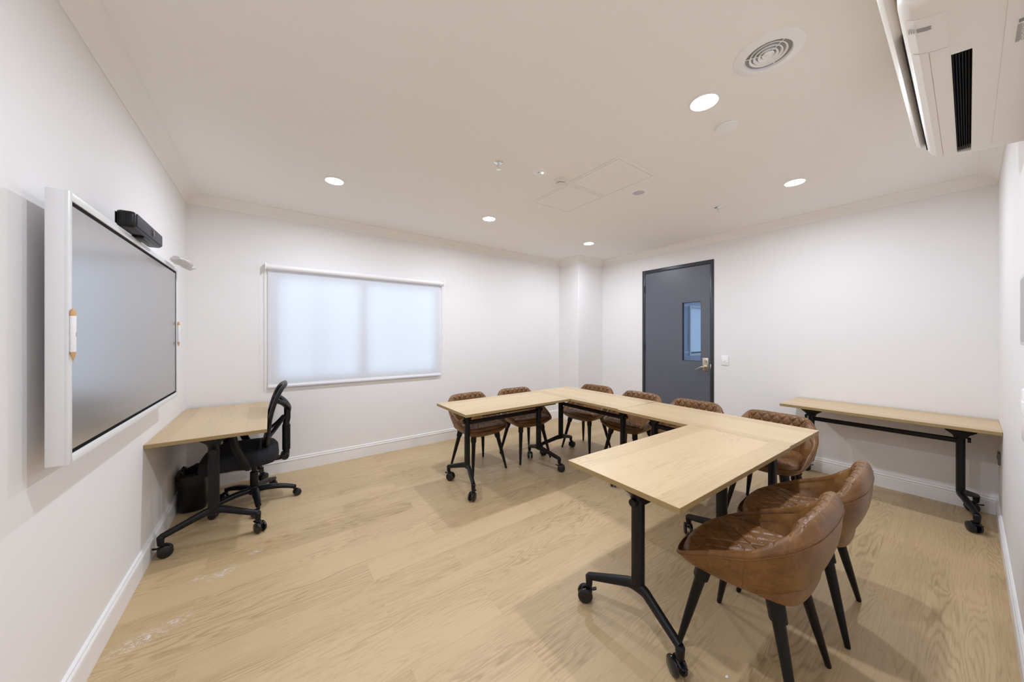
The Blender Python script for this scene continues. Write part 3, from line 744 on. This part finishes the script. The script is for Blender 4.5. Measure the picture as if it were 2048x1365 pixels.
def chair():
    c = empty('tub_chair')
    # outer shell with the rolled rim
    b = new(); cols = []
    for j in range(NR):
        f = frontness(j); n_ = IN[j]; R_ = rR[j]; th = .052*(1-.75*f)*(.45+.55*sstep(.012, .03, CRE_R[j])); cr_ = CRE_R[j]
        bc = Vector((0, -.005, .372)).lerp(rB[j], .55); bc.z = rB[j].z-.004
        up = Vector((0, 0, 1))
        ctl = [bc, rB[j], rL[j], rM[j], R_-up*.008, R_+n_*.003+up*cr_*.35, R_+n_*th*.28+up*cr_*.86, R_+n_*th*.62+up*cr_, R_+n_*th*.93+up*(cr_*.70-.006), R_+n_*th*.98+up*(cr_*.25-.016)]
        cols.append(spl(ctl, 5))
    # soft creases across the rolled rim
    for j in range(NR):
        for k in range(len(cols[j])):
            if k >= 26:
                cre = math.exp(-((math.modf(abs(sarc(j))/.062)[0]-.5)/.07)**2)*sstep(.010, .03, CRE_R[j])*min(1, (k-25)/6)
                cols[j][k] = cols[j][k]-Vector((0, 0, .0030))*cre
    loft(b, [list(x) for x in zip(*cols)], caps=False)
    vs = [bm_v for bm_v in b.verts]; cen = b.verts.new((0, -.005, .368)); b.verts.ensure_lookup_table()
    for j in range(NR): b.faces.new((b.verts[j], b.verts[(j+1) % NR], cen))
    obj('shell', b, M['leather'], c, angle=60)
    # piping seam below the rim
    b = new(); pts = [rR[j]+Vector((0, 0, -.010))-IN[j]*.0008 for j in range(NR)]; pts.append(pts[0])
    tube(b, pts, .0019, 6, caps=False); obj('piping', b, M['leather'], c)
    for s in (-1, 1):
        jj = 5*NS if s > 0 else NR-5*NS; b = new()
        tube(b, [p-IN[jj]*.0006 for p in spl([rB[jj], rL[jj], rM[jj], rR[jj]+Vector((0, 0, -.012))], 6)], .0012, 6)
        obj('side_seam', b, M['leather'], c)
    # quilted lining
    b = new(); cols = []
    for j in range(NR):
        f = frontness(j); n_ = IN[j]; th = .052*(1-.75*f)*(.45+.55*sstep(.012, .03, CRE_R[j])); cr_ = CRE_R[j]
        wq = sstep(.018, .040, cr_); up = Vector((0, 0, 1))
        top = rR[j]+n_*th*(.90-.42*wq)+up*(cr_*(.45+.55*wq)-.010+.0095*wq)
        top2 = rR[j]+n_*th*(.98+.04*wq)+up*(cr_*(.35+.45*wq)-.014+.008*wq)
        m1 = rM[j]+n_*(th+.012); m1.z = rM[j].z+(.01 if f < .5 else .0)
        l1 = rL[j]+n_*.048*(1-.5*f); l1.z = max(.405, rL[j].z-.03)
        col = spl([top, top2, m1.lerp(top2, .5)+n_*.004, m1, m1.lerp(l1, .55), l1], 13)
        u = sarc(j); back = 1-sstep(.205, .225, abs(u))
        for k, p in enumerate(col):
            zf = sstep(.535, .55, p.z)
            q_ = quilt(u, k*.0075 if k < 13 else p.z*-1+col[13].z+.0975, .034, .045, .085); zf *= sstep(0, 4, k)
            dn = (n_+Vector((0, 0, max(0, 1-k/11)*1.2))).normalized()
            col[k] = p+dn*((.0055+.004*sstep(8, 16, k))*q_*back*zf)-n_*.002*back*zf
            if abs(abs(u)-.215) < .006: col[k] = col[k]-n_*.003
        cols.append(col)
    loft(b, [list(x) for x in zip(*cols)], caps=False); obj('quilted_lining', b, M['leather'], c, angle=60)
    # seat cushion
    b = new(); NU, NV = 84, 84; grid = []
    def edge(j): 
        n_ = IN[j]; f = frontness(j); p = rR[j].lerp(rL[j], .35)+n_*(.036*(1-f)+.001*f); return p
    E = [edge(j) for j in range(NR)]
    nr = 34; ringsU = []
    cen = Vector((0, .0, .470))
    for i in range(nr+1):
        t = i/nr; ring = []
        for j in range(0, NR):
            f = frontness(j); e = Vector((E[j].x, E[j].y, 0)); p = Vector((cen.x, cen.y, 0)).lerp(e, t)
            zt = .474-.006*(p.x/.2)**2-.010*sstep(.10, .23, p.y)+.006*sstep(0, -.18, p.y)
            drop = (.034*(1-math.sqrt(max(0, 1-max(0, (t-.86)/.14)**2))))
            q_ = quilt(p.x+.0, p.y*1.0, .034, .047, .06)
            qa = (1-sstep(.86, .93, t))
            p.z = zt-drop-.0065*(1-q_)*qa
            ring.append(p)
        ringsU.append(ring)
    low = [Vector((E[j].x, E[j].y, 0))*.985+Vector((0, 0, .415)) for j in range(NR)]
    ringsU.append(low)
    loft(b, ringsU[1:], caps=False); cv = b.verts.new(cen); b.verts.ensure_lookup_table()
    for j in range(NR): b.faces.new((b.verts[(j+1) % NR], b.verts[j], cv))
    obj('seat_cushion', b, M['leather'], c, angle=60)
    for sx in (-1, 1):
        for sy in (-1, 1):
            tp = Vector((sx*.135, sy*.118, .395)); ft = Vector((sx*.203, sy*.205, 0)); dv = ft-tp
            P = [tp+dv*t for t in (0, .16, .165, .6, .985, 1)]
            b = new(); tube(b, P, [.0235, .0225, .0215, .0165, .0105, .008], 18)
            lg = obj('leg', b, M['black_metal'], c)
            b = new(); P = [tp+dv*t for t in (0, .05, .19, .20)]
            tube(b, P, [(.032, .026), (.030, .026), (.0265, .0255), (.025, .024)], 18, a0=(sx*1, sy*1, 0), power=3)
            obj('leg_socket', b, M['black_metal'], lg)
    return c
cp = chair(); CG = 'tan leather tub chairs around the U of tables'
CH = [((1.635, .540), 0, 'tan quilted leather tub chair nearest the camera, its back turned to it'),
      ((2.208, .522), R(3), 'tan quilted leather tub chair second from the camera, overlapped by the nearest one'),
      ((1.728, 2.970), R(184), 'tan quilted leather tub chair below the window, left end of its row'),
      ((2.325, 2.955), R(177), 'tan quilted leather tub chair below the window, nearer the corner column'),
      ((3.082, 2.718), R(94), 'tan leather tub chair in front of the corner column, far end of the back row'),
      ((3.070, 2.105), R(90), 'tan quilted leather tub chair in front of the hinge side of the grey door'),
      ((3.070, 1.525), R(91), 'tan quilted leather tub chair in front of the light switch, beside the door handle'),
      ((3.060, .905), R(89), 'tan quilted leather tub chair at the corner of the U, beside the side table')]
for i, ((x, y), rz, lab) in enumerate(CH):
    o = cp if i == 0 else dup(cp); o.location = (x, y, 0); o.rotation_euler = (0, 0, rz); tag(o, lab, 'chair', CG)

# ------------------------------------------------------------------ office chair (faces the wall display)
oc = empty('office_chair', (-.112, 3.405, 0)); tag(oc, 'black mesh-back swivel office chair tucked under the desk', 'office chair')
b = new()
lathe(b, [(.030, .075), (.038, .080), (.040, .125), (.034, .140), (.001, .140)], n=28); obj('hub', b, M['black_plastic'], oc)
for k in range(5):
    a = R(-11-72*k); ca, sa = math.cos(a), math.sin(a)
    pts = cr([(0.02*ca, .02*sa, .108), (.10*ca, .10*sa, .112), (.20*ca, .20*sa, .100), (.275*ca, .275*sa, .080)], 5)
    b = new(); tube(b, pts, [(.022-.007*i/(len(pts)-1), .030-.012*i/(len(pts)-1)) for i in range(len(pts))], 14, a0=(0, 0, 1), power=3)
    tube(b, [(.278*ca, .278*sa, .092), (.278*ca, .278*sa, .058)], .011, 12)
    obj('base_arm', b, M['black_plastic'], oc)
    cs = empty('caster', (.278*ca, .278*sa, 0), a+[.5, -1.2, 2.4, .3, 1.1][k], oc)
    for s in (-1, 1):
        b = new(); lathe(b, [(.001, s*.006), (.024, s*.006), (.0275, s*.010), (.0275, s*.020), (.023, s*.025), (.001, s*.026)], (.018, 0, .0278), 24, 'y'); obj('wheel', b, M['gloss_black'], cs)
    b = new(); prism(b, [(-.010, .062), (.012, .062), (.040, .048), (.046, .028), (.036, .040), (.016, .050), (-.006, .046)], -.007, .007, 'y'); obj('fork', b, M['black_plastic'], cs)
b = new(); lathe(b, [(.026, .135), (.028, .140), (.028, .250), (.024, .255), (.016, .257), (.015, .345), (.001, .345)], n=24); obj('gas_lift', b, M['black_plastic'], oc)
b = new(); box(b, -.10, .12, -.07, .07, .325, .365, .008); box(b, .10, .215, -.030, .030, .318, .345, .006)
obj('tilt_mechanism', b, M['black_metal'], oc)
b = new(); tube(b, cr([(0, -.06, .345), (.03, -.16, .335), (.05, -.22, .325)], 5), .005, 8); lathe(b, [(.001, -.25), (.016, -.25), (.018, -.235), (.014, -.22), (.001, -.22)], (.05, 0, .325), 14, 'y')
obj('height_lever', b, M['black_plastic'], oc)
b = new(); nseg = 48; rings = []
for t, zz, ins in ((0, .372, .05), (.2, .365, .02), (.4, .378, .004), (.6, .41, 0), (.8, .455, .004), (1, .478, .02), (1.2, .490, .06)):
    ring = []
    for k in range(nseg):
        a = 2*math.pi*k/nseg; c_, s_ = math.cos(a), math.sin(a); e = 2/3.4
        x = (.245-ins)*math.copysign(abs(c_)**e, c_); y = (.240-ins)*math.copysign(abs(s_)**e, s_)
        sag = -.030*sstep(.10, .25, -x) + .008*abs(y/.24)**2
        ring.append((x-.080, y, zz+sag-.018))
    rings.append(ring)
loft(b, rings); obj('seat', b, M['fabric_black'], oc, angle=70)
# backrest: side profile measured in the room, x forward offset by height
prof = [(.086, .478), (.082, .520), (.092, .580), (.098, .640), (.104, .700), (.118, .770), (.142, .850), (.172, .915), (.205, .948)]
def bx(z):
    for (x0, z0), (x1, z1) in zip(prof, prof[1:]):
        if z <= z1: return x0+(x1-x0)*(z-z0)/(z1-z0)
    return prof[-1][0]
loop = []
halfw = [(.09, .486), (.165, .498), (.205, .545), (.222, .62), (.226, .70), (.222, .79), (.205, .87), (.175, .920), (.10, .945)]
pts = [(0, .480)]+halfw+[(0, .950)]
full = pts+[(-y, z) for y, z in halfw[::-1]]+[pts[0]]
P3 = cr([(bx(z), y, z) for y, z in full], 4)
b = new(); tube(b, P3, [(.015, .021)]*len(P3), 12, caps=False, a0=(1, 0, 0)); obj('back_frame', b, M['black_plastic'], oc)
b = new(); rows = []
for i in range(21):
    z = .486+(.944-.486)*i/20
    wv = 0
    for (y0, z0), (y1, z1) in zip(pts, pts[1:]):
        if z0 <= z <= z1: wv = y0+(y1-y0)*(z-z0)/(z1-z0); break
    rows.append([(bx(z)+.010*(1-(2*k/12-1)**2)-.004, wv*(2*k/12-1), z) for k in range(13)])
loft(b, rows, caps=False, closed=False); obj('back_mesh', b, M['mesh'], oc, recalc=False)
b = new()                                                   # lumbar pad along the bottom of the back
tube(b, cr([(bx(.52)+.002, -.17, .53), (bx(.5)-.006, -.1, .505), (bx(.5)-.010, 0, .50), (bx(.5)-.006, .1, .505), (bx(.52)+.002, .17, .53)], 5), [(.036, .018)]*21, 12, a0=(0, 0, 1)); obj('lumbar_pad', b, M['black_plastic'], oc)
b = new()                                                   # rear yoke
for s in (-1, 1):
    tube(b, cr([(bx(.835)+.004, s*.17, .835), (.190, s*.10, .800), (.222, s*.03, .755), (.224, 0, .72)], 5), [(.026, .016)]*16, 12, power=3)
    tube(b, cr([(bx(.55)+.004, s*.15, .545), (.150, s*.07, .610), (.198, s*.02, .675)], 5), [(.017, .011)]*11, 12, power=3)
obj('back_yoke', b, M['black_plastic'], oc)
b = new(); tube(b, cr([(.222, 0, .76), (.222, 0, .66), (.214, 0, .60), (.216, 0, .45), (.214, 0, .34)], 5), [(.024, .030)]*21, 14, power=3); obj('back_post', b, M['black_plastic'], oc)
b = new()
for k in range(17):
    z = .395+k*.0125; tube(b, [(.215, 0, z), (.215, 0, z+.006)], [(.034, .030)]*2, 14, a0=(0, 1, 0), power=3)
obj('bellows', b, M['black_metal'], oc)
b = new(); lathe(b, [(.001, -.055), (.024, -.055), (.030, -.045), (.030, .045), (.024, .055), (.001, .055)], (.205, 0, .345), 18, 'y')
lathe(b, [(.001, -.085), (.018, -.085), (.020, -.06), (.010, -.055)], (.195, 0, .350), 14, 'y'); obj('recline_knob', b, M['black_plastic'], oc)
for s in (-1, 1):
    b = new()
    tube(b, cr([(-.030, s*.10, .345), (-.028, s*.20, .350), (-.030, s*.262, .365), (-.052, s*.275, .430), (-.095, s*.272, .530), (-.115, s*.268, .610), (-.120, s*.265, .640)], 5), [(.018, .012)]*12+[(.026, .014)]*18+[(.024, .014)], 14, power=3)
    ar = obj('armrest', b, M['black_plastic'], oc)
    b = new(); box(b, -.215, .005, s*.262-.035, s*.262+.035, .640, .664, .010, 3); obj('arm_pad', b, M['fabric_black'], ar)

# ------------------------------------------------------------------ waste bin
wb = empty('waste_bin', (-.495, 3.60, 0)); tag(wb, 'small black waste bin under the desk against the left wall', 'bin')
b = new()
def rr(hx, hy, z, e=4, n=40, dz=0):
    out = []
    for k in range(n):
        a = 2*math.pi*k/n; c_, s_ = math.cos(a), math.sin(a)
        out.append((hx*math.copysign(abs(c_)**(2/e), c_), hy*math.copysign(abs(s_)**(2/e), s_), z+dz*math.sin(a*5+1)))
    return out
loft(b, [rr(.05, .08, 0), rr(.072, .100, 0), rr(.078, .108, .01), rr(.088, .125, .255), rr(.093, .130, .258), rr(.092, .129, .268), rr(.086, .122, .266), rr(.075, .105, .012), rr(.05, .08, .010)], caps=True)
obj('bin_body', b, M['black_plastic'], wb)
b = new(); rnd = random.Random(5)
rings = []
for hx, hy, z, dz in ((.0915, .129, .215, .006), (.095, .134, .262, .003), (.096, .136, .285, .006), (.078, .11, .302, .010), (.062, .09, .285, .012), (.05, .08, .20, .006)):
    rings.append([(x*(1+rnd.uniform(-.02, .02))+.0, y*(1+rnd.uniform(-.03, .03)), z_+rnd.uniform(-.004, .004)) for x, y, z_ in rr(hx, hy, z, 3.2, 56, dz)])
loft(b, rings, caps=False)
obj('bin_liner', b, mat('bin_bag_plastic', (.010, .010, .012), .28), wb, angle=20)

# crumb on the floor
b = new(); bmesh.ops.create_icosphere(b, subdivisions=2, radius=.006)
for v in b.verts: v.co = Vector((v.co.x*rnd.uniform(.8, 1.5), v.co.y*rnd.uniform(.6, 1), v.co.z*.35+.002))
o = obj('paper_scrap', b, mat('scrap_paper', (.8, .8, .8), .8), smooth=False); o.location = (1.459, .562, 0)
tag(o, 'tiny white paper scrap on the floor by the nearest chair', 'scrap')
